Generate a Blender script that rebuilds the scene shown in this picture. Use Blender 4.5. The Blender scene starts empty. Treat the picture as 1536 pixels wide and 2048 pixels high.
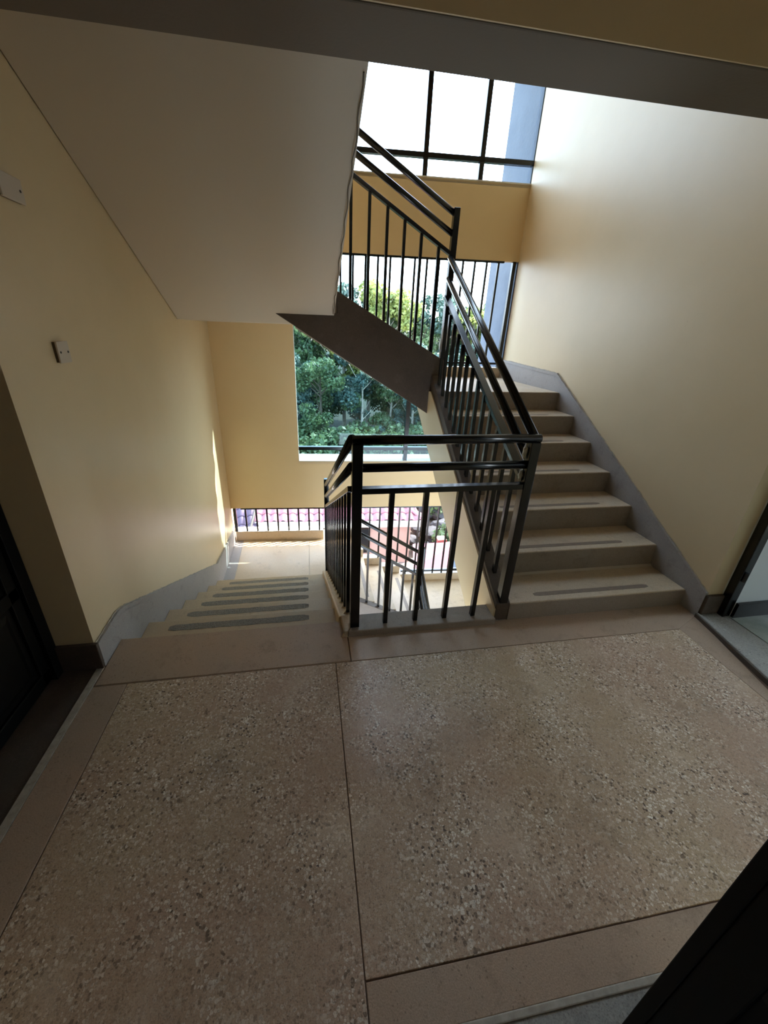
import bpy, bmesh, math, random
import numpy as np
from mathutils import Vector, Matrix
random.seed(7)
S = bpy.context.scene
COL = S.collection

# ------------------------------------------------------------------ camera
cam_d = bpy.data.cameras.new('camera')
cam = bpy.data.objects.new('camera', cam_d); COL.objects.link(cam)
RX, RY, RZ = 1.1572, 0.0342, -0.1698
cam.matrix_world = (Matrix.Translation((1.0946, -1.7497, 1.6208)) @ Matrix.Rotation(RZ, 4, 'Z')
                    @ Matrix.Rotation(RX, 4, 'X') @ Matrix.Rotation(RY, 4, 'Z'))
cam_d.sensor_fit = 'VERTICAL'
cam_d.sensor_height = 24.0
cam_d.lens = 771.687 * 24.0 / 2048.0
cam_d.shift_x = 25.48 / 2048.0
cam_d.shift_y = -22.0 / 2048.0
cam_d.clip_start = 0.02; cam_d.clip_end = 400
S.camera = cam

# ------------------------------------------------------------------ world, sun, exposure
W = bpy.data.worlds.new('world'); S.world = W; W.use_nodes = True
wn = W.node_tree.nodes; wl = W.node_tree.links; wn.clear()
w_out = wn.new('ShaderNodeOutputWorld'); w_bg = wn.new('ShaderNodeBackground')
w_sky = wn.new('ShaderNodeTexSky'); w_sky.sky_type = 'NISHITA'; w_sky.sun_disc = False
w_sky.sun_elevation = math.radians(42); w_sky.sun_rotation = math.radians(69)
w_sky.dust_density = 3.0; w_sky.air_density = 1.0
w_gain = wn.new('ShaderNodeVectorMath'); w_gain.operation = 'SCALE'; w_gain.inputs['Scale'].default_value = 0.11
w_mix = wn.new('ShaderNodeMix'); w_mix.data_type = 'RGBA'; w_mix.inputs['Factor'].default_value = 0.55
w_mix.inputs['B'].default_value = (0.68, 0.84, 1.0, 1)
wl.new(w_sky.outputs[0], w_gain.inputs[0]); wl.new(w_gain.outputs[0], w_mix.inputs['A'])
wl.new(w_mix.outputs['Result'], w_bg.inputs[0]); w_bg.inputs[1].default_value = 6.7
wl.new(w_bg.outputs[0], w_out.inputs[0])

sun_d = bpy.data.lights.new('sun', 'SUN'); sun_d.energy = 13; sun_d.angle = math.radians(0.6); sun_d.color = (1, .93, .82)
sun = bpy.data.objects.new('sun', sun_d); COL.objects.link(sun)
sun.rotation_euler = Vector((-2.86, -1.0, -2.4)).to_track_quat('-Z', 'Y').to_euler()
sun.location = (12, 14, 14)

S.view_settings.view_transform = 'Standard'; S.view_settings.look = 'None'
S.view_settings.gamma = 1; S.view_settings.use_curve_mapping = False
S.view_settings.exposure = 1.1
try:
    S.cycles.use_denoising = True
    S.cycles.max_bounces = 10; S.cycles.diffuse_bounces = 7; S.cycles.glossy_bounces = 4
    S.cycles.transparent_max_bounces = 12; S.cycles.sample_clamp_indirect = 12
    S.cycles.caustics_reflective = False; S.cycles.caustics_refractive = False
except Exception:
    pass

def portal(loc, target, sx, sy):
    d = bpy.data.lights.new('window_portal', 'AREA'); d.shape = 'RECTANGLE'; d.size = sx; d.size_y = sy
    d.cycles.is_portal = True
    o = bpy.data.objects.new('window_portal', d); COL.objects.link(o); o.location = loc
    o.rotation_euler = (Vector(target) - Vector(loc)).to_track_quat('-Z', 'Z').to_euler()
    return o
def fy(x): return 3.31 - 0.06 * x
portal((1.8, 3.62, 1.2), (1.8, 0, 1.2), 4.4, 9.4)
portal((6.98, -1.2, 1.5), (0, -1.2, 1.5), .7, 1.5)

# ------------------------------------------------------------------ materials
def lin(c):
    return tuple(((v / 255) / 12.92 if v / 255 <= .04045 else ((v / 255 + .055) / 1.055) ** 2.4) for v in c) + (1,)
def mat(name, rgb, rough=.6, metal=0, spec=.5, noise=None, bump=None, coat=0):
    m = bpy.data.materials.new(name); m.use_nodes = True
    nt = m.node_tree; N = nt.nodes; L = nt.links; b = N['Principled BSDF']
    b.inputs['Base Color'].default_value = lin(rgb); b.inputs['Roughness'].default_value = rough
    b.inputs['Metallic'].default_value = metal; b.inputs['Specular IOR Level'].default_value = spec
    b.inputs['Coat Weight'].default_value = coat; b.inputs['Coat Roughness'].default_value = .1
    tc = N.new('ShaderNodeTexCoord')
    if noise:
        rgb2, sc, amt = noise
        n = N.new('ShaderNodeTexNoise'); n.inputs['Scale'].default_value = sc; n.inputs['Detail'].default_value = 6
        n.inputs['Roughness'].default_value = .65
        r = N.new('ShaderNodeMapRange'); r.inputs[1].default_value = .35; r.inputs[2].default_value = .7; r.inputs[4].default_value = amt
        mx = N.new('ShaderNodeMix'); mx.data_type = 'RGBA'
        mx.inputs['A'].default_value = lin(rgb); mx.inputs['B'].default_value = lin(rgb2)
        L.new(tc.outputs['Object'], n.inputs['Vector']); L.new(n.outputs['Fac'], r.inputs[0])
        L.new(r.outputs[0], mx.inputs['Factor']); L.new(mx.outputs['Result'], b.inputs['Base Color'])
    if bump:
        sc, st = bump
        n2 = N.new('ShaderNodeTexNoise'); n2.inputs['Scale'].default_value = sc; n2.inputs['Detail'].default_value = 4
        bp = N.new('ShaderNodeBump'); bp.inputs['Strength'].default_value = st; bp.inputs['Distance'].default_value = .01
        L.new(tc.outputs['Object'], n2.inputs['Vector']); L.new(n2.outputs['Fac'], bp.inputs['Height'])
        L.new(bp.outputs[0], b.inputs['Normal'])
    return m

def terrazzo(name, base, chip_a, chip_b, dark, scale=80, dens=.55, rough=.45, patch=None, chips=1.0):
    m = bpy.data.materials.new(name); m.use_nodes = True
    nt = m.node_tree; N = nt.nodes; L = nt.links; b = N['Principled BSDF']
    b.inputs['Roughness'].default_value = rough; b.inputs['Specular IOR Level'].default_value = .4
    tc = N.new('ShaderNodeTexCoord')
    ns = N.new('ShaderNodeTexNoise'); ns.inputs['Scale'].default_value = 45; ns.inputs['Detail'].default_value = 2
    dv = N.new('ShaderNodeVectorMath'); dv.operation = 'SCALE'; dv.inputs['Scale'].default_value = .012
    ad = N.new('ShaderNodeVectorMath'); ad.operation = 'ADD'
    L.new(tc.outputs['Object'], ns.inputs['Vector']); L.new(ns.outputs['Color'], dv.inputs[0])
    L.new(tc.outputs['Object'], ad.inputs[0]); L.new(dv.outputs[0], ad.inputs[1])
    def chiplayer(sc, th):
        v = N.new('ShaderNodeTexVoronoi'); v.inputs['Scale'].default_value = sc; v.inputs['Randomness'].default_value = 1
        L.new(ad.outputs[0], v.inputs['Vector'])
        sep = N.new('ShaderNodeSeparateColor'); L.new(v.outputs['Color'], sep.inputs[0])
        # chip radius differs from cell to cell
        rad = N.new('ShaderNodeMath'); rad.operation = 'MULTIPLY'; rad.inputs[1].default_value = th
        L.new(sep.outputs[0], rad.inputs[0])
        lt = N.new('ShaderNodeMath'); lt.operation = 'LESS_THAN'
        L.new(v.outputs['Distance'], lt.inputs[0]); L.new(rad.outputs[0], lt.inputs[1])
        return lt, sep
    big = N.new('ShaderNodeTexNoise'); big.inputs['Scale'].default_value = 3.6; big.inputs['Detail'].default_value = 9; big.inputs['Roughness'].default_value = .72
    L.new(tc.outputs['Object'], big.inputs['Vector'])
    big2 = N.new('ShaderNodeTexNoise'); big2.inputs['Scale'].default_value = 1.4; big2.inputs['Detail'].default_value = 5
    mp = N.new('ShaderNodeMapping'); mp.inputs['Location'].default_value = (5, 3, 1)
    L.new(tc.outputs['Object'], mp.inputs[0]); L.new(mp.outputs[0], big2.inputs['Vector'])
    fine = N.new('ShaderNodeTexNoise'); fine.inputs['Scale'].default_value = 260; fine.inputs['Detail'].default_value = 3
    L.new(tc.outputs['Object'], fine.inputs['Vector'])
    def mixc(f, a, bcol, amt=None):
        mx = N.new('ShaderNodeMix'); mx.data_type = 'RGBA'
        if amt is not None:
            mm = N.new('ShaderNodeMath'); mm.operation = 'MULTIPLY'; mm.inputs[1].default_value = amt
            L.new(f, mm.inputs[0]); f = mm.outputs[0]
        L.new(f, mx.inputs['Factor'])
        if isinstance(a, tuple): mx.inputs['A'].default_value = a
        else: L.new(a, mx.inputs['A'])
        if isinstance(bcol, tuple): mx.inputs['B'].default_value = bcol
        else: L.new(bcol, mx.inputs['B'])
        return mx.outputs['Result']
    r1 = N.new('ShaderNodeMapRange'); r1.inputs[1].default_value = .40; r1.inputs[2].default_value = .60; L.new(big.outputs['Fac'], r1.inputs[0])
    r2 = N.new('ShaderNodeMapRange'); r2.inputs[1].default_value = .4; r2.inputs[2].default_value = .65; L.new(big2.outputs['Fac'], r2.inputs[0])
    r3 = N.new('ShaderNodeMapRange'); r3.inputs[1].default_value = .3; r3.inputs[2].default_value = .7; L.new(fine.outputs['Fac'], r3.inputs[0])
    col = mixc(r2.outputs[0], lin(base), lin(patch or base), .9)
    col = mixc(r3.outputs[0], col, lin(dark), .35)
    if chips > 0:
        lt, sep = chiplayer(scale, dens)
        c = mixc(sep.outputs[1], lin(chip_a), lin(chip_b))
        gt = N.new('ShaderNodeMath'); gt.operation = 'GREATER_THAN'; gt.inputs[1].default_value = .80; L.new(sep.outputs[2], gt.inputs[0])
        c = mixc(gt.outputs[0], c, lin(dark))
        # worn areas show the chips strongly, dusty ones hide them
        am = N.new('ShaderNodeMapRange'); am.inputs[1].default_value = 0; am.inputs[2].default_value = 1
        am.inputs[3].default_value = .12 * chips; am.inputs[4].default_value = 1.0 * chips; L.new(r1.outputs[0], am.inputs[0])
        f = N.new('ShaderNodeMath'); f.operation = 'MULTIPLY'; L.new(lt.outputs[0], f.inputs[0]); L.new(am.outputs[0], f.inputs[1])
        col = mixc(f.outputs[0], col, c)
        lt2, sep2 = chiplayer(scale * 2.3, dens * .9)
        c2 = mixc(sep2.outputs[1], lin(chip_b), lin(dark))
        f2 = N.new('ShaderNodeMath'); f2.operation = 'MULTIPLY'; f2.inputs[1].default_value = .5 * chips; L.new(lt2.outputs[0], f2.inputs[0])
        col = mixc(f2.outputs[0], col, c2)
    hz = N.new('ShaderNodeTexNoise'); hz.inputs['Scale'].default_value = 2.6 if chips >= 1 else 8.0; hz.inputs['Detail'].default_value = 9; hz.inputs['Roughness'].default_value = .7
    mp2 = N.new('ShaderNodeMapping'); mp2.inputs['Location'].default_value = (11, 7, 3); L.new(tc.outputs['Object'], mp2.inputs[0]); L.new(mp2.outputs[0], hz.inputs['Vector'])
    hr = N.new('ShaderNodeMapRange'); hr.inputs[1].default_value = .55; hr.inputs[2].default_value = .72; hr.inputs[4].default_value = .5; L.new(hz.outputs['Fac'], hr.inputs[0])
    col = mixc(hr.outputs[0], col, lin(tuple(min(255, v + 22) for v in chip_b)))
    h2 = N.new('ShaderNodeMapRange'); h2.inputs[1].default_value = .45; h2.inputs[2].default_value = .30; h2.inputs[4].default_value = .35; L.new(hz.outputs['Fac'], h2.inputs[0])
    col = mixc(h2.outputs[0], col, lin(dark))
    L.new(col, b.inputs['Base Color'])
    rr = N.new('ShaderNodeMapRange'); rr.inputs[3].default_value = rough - .08; rr.inputs[4].default_value = rough + .2
    L.new(r2.outputs[0], rr.inputs[0]); L.new(rr.outputs[0], b.inputs['Roughness'])
    bp = N.new('ShaderNodeBump'); bp.inputs['Strength'].default_value = .25; bp.inputs['Distance'].default_value = .003
    L.new(fine.outputs['Fac'], bp.inputs['Height']); L.new(bp.outputs[0], b.inputs['Normal'])
    return m

M = {}
M['cream'] = mat('cream_gloss_paint', (214, 194, 158), .40, noise=((205, 184, 146), 1.6, .6), bump=(14, .06))
def scuffs(m, amount=.55):
    nt = m.node_tree; N = nt.nodes; L = nt.links; b = N['Principled BSDF']; src = b.inputs['Base Color'].links[0].from_socket
    tc = N.new('ShaderNodeTexCoord'); mp = N.new('ShaderNodeMapping'); mp.inputs['Scale'].default_value = (1, 3.2, 1.1); mp.inputs['Rotation'].default_value = (.5, 0, 0)
    n = N.new('ShaderNodeTexNoise'); n.inputs['Scale'].default_value = 3.5; n.inputs['Detail'].default_value = 9; n.inputs['Roughness'].default_value = .78
    r = N.new('ShaderNodeMapRange'); r.inputs[1].default_value = .655; r.inputs[2].default_value = .72; r.inputs[4].default_value = amount
    mx = N.new('ShaderNodeMix'); mx.data_type = 'RGBA'; mx.inputs['B'].default_value = lin((168, 146, 112))
    L.new(tc.outputs['Object'], mp.inputs[0]); L.new(mp.outputs[0], n.inputs['Vector']); L.new(n.outputs['Fac'], r.inputs[0])
    L.new(r.outputs[0], mx.inputs['Factor']); L.new(src, mx.inputs['A']); L.new(mx.outputs['Result'], b.inputs['Base Color'])
scuffs(M['cream'])
M['cream_back'] = mat('cream_paint_lit', (229, 203, 156), .5, noise=((222, 194, 145), 1.4, .5), bump=(14, .05))  # same paint as cream; brighter, yellower light put into the colour
M['white'] = mat('white_soffit_paint', (192, 180, 163), .75, noise=((194, 180, 162), 1.2, .6), bump=(30, .06))
M['room_white'] = mat('room_white_paint', (214, 220, 222), .7)
M['beam'] = mat('beam_backlit_shade', (98, 88, 77), .8, bump=(60, .1))  # painted beam; backlit darkness of its underside put into the colour
M['black'] = mat('black_gloss_enamel', (7, 7, 8), .22, spec=.4, coat=.15)
M['black_door'] = mat('black_door_enamel', (7, 7, 7), .5, spec=.2)
M['weld'] = mat('weld_filler', (206, 198, 176), .5, bump=(200, .6))
M['tz_main'] = terrazzo('terrazzo_main', (200, 168, 142), (250, 242, 228), (206, 184, 160), (92, 74, 62), 118, .80, .42, patch=(204, 180, 146))
M['tz_border'] = terrazzo('terrazzo_border', (194, 166, 142), (190, 172, 150), (150, 132, 112), (92, 74, 62), 130, .45, .4, patch=(182, 160, 138), chips=.5)
M['tz_step'] = terrazzo('terrazzo_step', (206, 188, 164), (214, 202, 182), (142, 124, 106), (120, 102, 86), 120, .5, .5, patch=(208, 188, 156), chips=.35)
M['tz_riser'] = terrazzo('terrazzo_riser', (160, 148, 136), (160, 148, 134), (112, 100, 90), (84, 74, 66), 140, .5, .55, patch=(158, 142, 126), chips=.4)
M['tz_step_l'] = terrazzo('terrazzo_step_left', (208, 186, 154), (214, 196, 168), (164, 142, 118), (124, 104, 86), 120, .5, .5, patch=(200, 178, 150), chips=.4)
M['tz_skirt'] = terrazzo('terrazzo_skirt', (164, 158, 154), (196, 188, 184), (128, 118, 114), (92, 86, 84), 120, .5, .5, patch=(172, 168, 166), chips=.5)
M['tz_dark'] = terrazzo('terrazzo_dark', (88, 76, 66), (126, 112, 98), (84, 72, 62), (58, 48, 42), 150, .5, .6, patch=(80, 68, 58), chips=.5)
M['tz_grey'] = terrazzo('terrazzo_grey', (176, 172, 164), (200, 196, 188), (120, 118, 112), (88, 86, 82), 110, .6, .4, patch=(150, 144, 132), chips=.8)
M['strip'] = mat('carborundum_strip', (150, 142, 130), .8, noise=((116, 108, 98), 60, .8), bump=(120, .8))
M['strip_smooth'] = mat('smooth_grip_strip', (138, 122, 106), .55, noise=((116, 102, 90), 40, .7))
M['joint'] = mat('dark_joint', (108, 84, 68), .8)
M['grout'] = mat('pale_grout', (186, 176, 160), .7, noise=((140, 128, 112), 30, .7))
M['room_floor'] = mat('grey_green_floor', (158, 164, 152), .16, spec=.6, noise=((108, 114, 104), 5, .8))
M['sill'] = mat('white_sill', (225, 222, 214), .6)
M['plastic'] = mat('white_plastic', (196, 184, 170), .4)
M['plastic_dark'] = mat('screw_dark', (40, 36, 32), .6)
M['plaster_sky_blue'] = mat('grey_plaster', (92, 104, 120), .8, noise=((78, 90, 106), 5, .7), bump=(30, .2))  # grey plaster with the blue of the skylight put into its colour
M['cable'] = mat('brown_cable', (92, 78, 60), .6)
M['roof'] = mat('pink_roof_tile', (150, 98, 106), .6, noise=((126, 80, 92), 3, .8))
M['roof_rib'] = mat('ribbed_roof_edge', (116, 66, 76), .6)
M['roof_dark'] = mat('roof_tile_in_shade', (72, 60, 80), .7, noise=((54, 46, 62), 3, .8))  # roof slope in shadow; the purple shade is put into the tile colour
M['pinkwall'] = mat('pink_house_wall', (166, 130, 118), .8, noise=((156, 118, 106), 2, .8))
M['fascia'] = mat('white_fascia', (190, 178, 172), .6)
M['soil'] = mat('brown_soil', (72, 62, 54), .95, noise=((52, 46, 38), 2.5, .9), bump=(6, .5))
M['paving'] = mat('pale_paving', (110, 98, 94), .8, noise=((84, 74, 70), 2, .8))
M['grass'] = mat('grass_ground', (30, 40, 26), .95, noise=((22, 32, 20), 1, .9))
M['brick'] = mat('red_brick', (122, 60, 54), .8)
M['rock'] = mat('grey_rubble', (62, 62, 66), .9, noise=((40, 40, 44), 6, .9))
M['bark'] = mat('pale_eucalyptus_bark', (176, 170, 156), .8, noise=((122, 114, 100), 3, .9))
M['bark_dark'] = mat('dark_bark', (80, 70, 58), .9)

def leafmat(name, a, bcol, scale=1.2):
    m = bpy.data.materials.new(name); m.use_nodes = True
    nt = m.node_tree; N = nt.nodes; L = nt.links; b = N['Principled BSDF']; b.inputs['Roughness'].default_value = .55
    tc = N.new('ShaderNodeTexCoord'); n = N.new('ShaderNodeTexNoise'); n.inputs['Scale'].default_value = scale; n.inputs['Detail'].default_value = 5
    r = N.new('ShaderNodeMapRange'); r.inputs[1].default_value = .35; r.inputs[2].default_value = .65
    mx = N.new('ShaderNodeMix'); mx.data_type = 'RGBA'; mx.inputs['A'].default_value = lin(a); mx.inputs['B'].default_value = lin(bcol)
    L.new(tc.outputs['Object'], n.inputs[0]); L.new(n.outputs['Fac'], r.inputs[0]); L.new(r.outputs[0], mx.inputs['Factor'])
    L.new(mx.outputs['Result'], b.inputs['Base Color'])
    tr = N.new('ShaderNodeBsdfTranslucent'); L.new(mx.outputs['Result'], tr.inputs[0])
    ms = N.new('ShaderNodeMixShader'); ms.inputs[0].default_value = .35
    L.new(b.outputs[0], ms.inputs[1]); L.new(tr.outputs[0], ms.inputs[2])
    L.new(ms.outputs[0], N['Material Output'].inputs[0])
    return m
M['leaf_a'] = leafmat('leaf_teal_haze', (52, 78, 74), (88, 114, 102))  # teal leaves, bluish haze mixed into their colour
M['leaf_b'] = leafmat('leaf_green', (62, 86, 58), (104, 126, 82))
M['leaf_c'] = leafmat('leaf_sunlit', (92, 110, 58), (158, 166, 92))  # sunlight on the treetops is put into this leaf colour
def glassmat(name, tint):
    m = bpy.data.materials.new(name); m.use_nodes = True
    N = m.node_tree.nodes; L = m.node_tree.links; N.clear()
    o = N.new('ShaderNodeOutputMaterial'); t = N.new('ShaderNodeBsdfTransparent'); t.inputs[0].default_value = tint
    g = N.new('ShaderNodeBsdfGlossy'); g.inputs['Roughness'].default_value = .02
    lw = N.new('ShaderNodeLayerWeight'); pw = N.new('ShaderNodeMath'); pw.operation = 'POWER'; pw.inputs[1].default_value = 5
    L.new(lw.outputs['Facing'], pw.inputs[0]); f = N.new('ShaderNodeMapRange'); f.inputs[3].default_value = .03; f.inputs[4].default_value = .75
    L.new(pw.outputs[0], f.inputs[0])
    mx = N.new('ShaderNodeMixShader'); L.new(f.outputs[0], mx.inputs[0]); L.new(t.outputs[0], mx.inputs[1]); L.new(g.outputs[0], mx.inputs[2])
    L.new(mx.outputs[0], o.inputs[0]); return m
M['glass'] = glassmat('tinted_window_glass', (.60, .72, .76, 1)); M['clear_glass'] = glassmat('clear_window_glass', (.93, .96, .97, 1))

# ------------------------------------------------------------------ builders
class MB:
    def __init__(s): s.v = []; s.f = []
    def hexa(s, p):           # 8 points: bottom ring 0-3, top ring 4-7
        o = len(s.v); s.v += [tuple(q) for q in p]
        s.f += [tuple(o + i for i in q) for q in ((0,3,2,1),(4,5,6,7),(0,1,5,4),(1,2,6,5),(2,3,7,6),(3,0,4,7))]
        return s
    def box(s, x0, x1, y0, y1, z0, z1):
        return s.hexa([(x0,y0,z0),(x1,y0,z0),(x1,y1,z0),(x0,y1,z0),(x0,y0,z1),(x1,y0,z1),(x1,y1,z1),(x0,y1,z1)])
    def prism(s, A, B):       # two matching polygons
        o = len(s.v); n = len(A); s.v += [tuple(q) for q in A] + [tuple(q) for q in B]
        s.f.append(tuple(range(o, o + n))[::-1]); s.f.append(tuple(range(o + n, o + 2 * n)))
        for i in range(n):
            j = (i + 1) % n; s.f.append((o + i, o + j, o + n + j, o + n + i))
        return s
    def bar(s, p0, p1, w, h, up=(0, 0, 1)):
        p0 = Vector(p0); p1 = Vector(p1); d = (p1 - p0).normalized(); up = Vector(up)
        if abs(d.dot(up)) > .98: up = Vector((0, 1, 0))
        a = d.cross(up).normalized() * w / 2; b = a.cross(d).normalized() * h / 2
        return s.hexa([p0 - a - b, p0 + a - b, p1 + a - b, p1 - a - b, p0 - a + b, p0 + a + b, p1 + a + b, p1 - a + b])
    def tube(s, pts, r, n=12, caps=True):
        pts = [Vector(p) for p in pts]; o = len(s.v); m = len(pts)
        rs = r if isinstance(r, (list, tuple)) else [r] * m
        ref = None
        for i, p in enumerate(pts):
            d = ((pts[min(i + 1, m - 1)] - pts[max(i - 1, 0)])).normalized()
            u = Vector((0, 0, 1)) if abs(d.z) < .9 else Vector((1, 0, 0))
            a = d.cross(u).normalized() if ref is None else (ref - d * ref.dot(d)).normalized()
            ref = a; b = d.cross(a)
            for k in range(n):
                t = 2 * math.pi * k / n; s.v.append(tuple(p + (a * math.cos(t) + b * math.sin(t)) * rs[i]))
        for i in range(m - 1):
            for k in range(n):
                k2 = (k + 1) % n; s.f.append((o + i*n + k, o + i*n + k2, o + (i+1)*n + k2, o + (i+1)*n + k))
        if caps:
            s.f.append(tuple(o + k for k in range(n))[::-1]); s.f.append(tuple(o + (m-1)*n + k for k in range(n)))
        return s

def setp(o, label=None, cat=None, group=None, kind=None):
    if label: o['label'] = label
    if cat: o['category'] = cat
    if group: o['group'] = group
    if kind: o['kind'] = kind
    return o
def link(name, me, parent=None, smooth=False):
    o = bpy.data.objects.new(name, me); COL.objects.link(o)
    if parent is not None:
        o.parent = parent
        if 'base' in parent: o.matrix_parent_inverse = Matrix.Translation(-Vector(parent['base']))
    if smooth and hasattr(me, 'polygons'):
        for p in me.polygons: p.use_smooth = True
    return o
def build(name, mb, m, parent=None, bevel=0, smooth=False, segs=2):
    me = bpy.data.meshes.new(name); me.from_pydata(mb.v, [], mb.f)
    bm = bmesh.new(); bm.from_mesh(me); bmesh.ops.recalc_face_normals(bm, faces=bm.faces); bm.to_mesh(me); bm.free()
    me.materials.append(M[m] if isinstance(m, str) else m)
    o = link(name, me, parent, smooth)
    if bevel:
        b = o.modifiers.new('bevel', 'BEVEL'); b.width = bevel; b.segments = segs; b.limit_method = 'ANGLE'; b.angle_limit = math.radians(35)
    return o
def empty(name, loc, label=None, cat=None, group=None, kind=None):
    o = bpy.data.objects.new(name, None); COL.objects.link(o); o.location = loc; o.empty_display_size = .1
    o['base'] = [float(c) for c in loc]
    return setp(o, label, cat, group, kind)
def fbox(mb, x0, x1, d0, d1, z0, z1):   # box that follows the slightly skewed back wall; d = depth outward
    return mb.hexa([(x0,fy(x0)+d0,z0),(x1,fy(x1)+d0,z0),(x1,fy(x1)+d1,z0),(x0,fy(x0)+d1,z0),
                    (x0,fy(x0)+d0,z1),(x1,fy(x1)+d0,z1),(x1,fy(x1)+d1,z1),(x0,fy(x0)+d1,z1)])

# ------------------------------------------------------------------ key dimensions
R = .1685; T = .30; TL = .332; H = 3.088; D1 = .047
Y0 = .1088                       # edge of the landing above the left flight
ZR = 7 * R - D1                  # upper right quarter landing 1.1325
ZL = -7 * R                      # lower left quarter landing -1.1795
XW = 3.55                        # right wall
def xin(y): return 2.19 + .05 * y            # open edge of right flight
def xl(y): return 1.365 - .017 * y           # well edge of left flight
YF = 2.03

# ------------------------------------------------------------------ setting: floor
fl = empty('floor', (1.7, -.8, 0), 'brown terrazzo stair landing floor laid in large panels with dark joints', kind='structure')
build('floor_slab', MB().prism([(0,Y0,-.005),(0,-1.43,-.005),(3.54,-1.43,-.005),(3.54,-.03,-.005),(1.28,-.03,-.005),(1.28,Y0,-.005)],
      [(0,Y0,-.16),(0,-1.43,-.16),(3.54,-1.43,-.16),(3.54,-.03,-.16),(1.28,-.03,-.16),(1.28,Y0,-.16)]), 'joint', fl)
g = .002
def tborder_x(y): return 3.33 + .0 * y
YJ = -.2115; YN = -1.3245; XB = .173; XC = 1.196; XR2 = 3.32
def slab(name, poly, m, z1=0.0, z0=-.02, bevel=.0015):
    return build(name, MB().prism([(x, y, z0) for x, y in poly], [(x, y, z1) for x, y in poly]), m, fl, bevel, segs=1)
slab('terrazzo_panel', [(XB+g, -1.43), (XC-g, -1.43), (XC-g, YJ-g), (XB+g, YJ-g)], 'tz_main')
slab('terrazzo_panel', [(XC+g, YN+g), (XR2-.12, YN+g), (XR2-.02, -.8), (XR2-g, YJ-g), (XC+g, YJ-g)], 'tz_main')
slab('border_strip', [(.02, -1.43), (XB-g, -1.43), (XB-g, YJ-g), (.02, YJ-g)], 'tz_border')
slab('border_strip', [(.02, YJ+g), (1.28-g, YJ+g), (1.28-g, Y0), (.02, Y0)], 'tz_border', bevel=.006)
slab('border_strip', [(1.28+g, YJ+g), (XR2-g, YJ+g), (3.53, -.12), (3.54, -.001), (2.19, -.001), (2.19, -.03), (1.28+g, -.03)], 'tz_border')
slab('border_strip', [(XC+g, -1.43), (3.3, -1.43), (3.3, YN-g), (XC+g, YN-g)], 'tz_border')
slab('border_strip', [(XR2-.12+g, YN-g), (3.24, -1.32), (3.36, -.75), (3.53, -.12), (XR2-g, YJ+g), (XR2-g, YJ-g), (XR2-.02+2*g, -.8)], 'tz_border')
build('edge_strip', MB().prism([(-.013,-1.43,-.02),(.018,-1.43,-.02),(.018,-.085,-.02),(-.013,-.085,-.02)],
                               [(-.013,-1.43,.003),(.018,-1.43,.003),(.018,-.085,.003),(-.013,-.085,.003)]), 'grout', fl)
build('recess_floor', MB().box(-.24, -.013, -1.43, -.085, -.16, -.001), 'tz_dark', fl)
build('landing_edge', MB().prism([(0.02,Y0-.002,-.001),(0.02,Y0+.0,-R),(0.02,Y0-.25,-R-.14),(.02,Y0-.25,-.021)],
                                 [(1.27,Y0-.002,-.001),(1.27,Y0+.0,-R),(1.27,Y0-.25,-R-.14),(1.27,Y0-.25,-.021)]), 'tz_step_l', fl)
# threshold towards the camera
th = empty('trim_1', (1.4, -1.6, 0), 'grey terrazzo door threshold with a pale edge at the bottom of the photo', kind='structure')
build('threshold_slab', MB().box(-.3, 3.9, -1.9, -1.447, -.16, -.002), 'tz_grey', th)
build('edge_bead', MB().box(-.3, 3.4, -1.447, -1.43, -.16, .003), 'grout', th, .003)
# raised threshold of the right doorway
t2 = empty('trim_2', (3.6, -.7, 0), 'raised grey terrazzo threshold of the right doorway', kind='structure')
A = [(3.53,-.12),(3.43,-.6),(3.30,-1.43),(3.70,-1.43),(3.70,-.12)]
build('threshold_slab', MB().prism([(x,y,-.02) for x,y in A],[(x,y,.028) for x,y in A]), 'tz_grey', t2, .004)
A = [(3.518,-.12),(3.418,-.6),(3.288,-1.43),(3.30,-1.43),(3.43,-.6),(3.53,-.12)]
build('threshold_riser', MB().prism([(x,y,-.02) for x,y in A],[(x,y,.024) for x,y in A]), 'tz_dark', t2)

# ------------------------------------------------------------------ walls
wl_ = build('wall_left', MB().box(-.3, 0, -.08, fy(0)+.3, -4.2, 6.3), 'cream'); setp(wl_, 'cream painted wall down the left side of the stairs', kind='structure')
wr_ = build('wall_right', MB().box(XW, XW+.11, -.115, 3.10, -4.2, 6.3), 'cream'); setp(wr_, 'tall cream wall above the right flight', kind='structure')
# wall over and beside the left door
w = empty('wall_left_door', (-.2, -.8, 0), 'cream wall around the recessed left door', kind='structure')
build('wall_above_door', MB().box(-.3, 0, -1.45, -.081, 2.12, 6.3), 'cream', w)
build('wall_behind_door', MB().box(-.32, -.24, -1.45, -.081, -.1, 2.13), 'cream', w)
build('wall_beside_door', MB().box(-.3, 0, -1.45, -1.10, -.02, 2.12), 'cream', w)
# wall over right door
w = empty('wall_right_door', (3.6, -.8, 0), 'cream wall over the right doorway', kind='structure')
build('wall_above_door', MB().box(XW, XW+.15, -1.45, -.1151, 2.15, 6.3), 'cream', w)
# front wall (camera stands in its doorway)
w = empty('wall_front', (1.2, -1.5, 0), 'cream wall with the doorway the camera stands in', kind='structure')
build('wall_panel', MB().box(-.3, .42, -1.6, -1.45, 0, 6.3), 'cream', w)
build('wall_panel', MB().box(1.99, 3.7, -1.6, -1.45, 0, 6.3), 'cream', w)
build('wall_panel', MB().box(.42, 1.99, -1.6, -1.45, 2.3, 6.3), 'cream', w)

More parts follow.
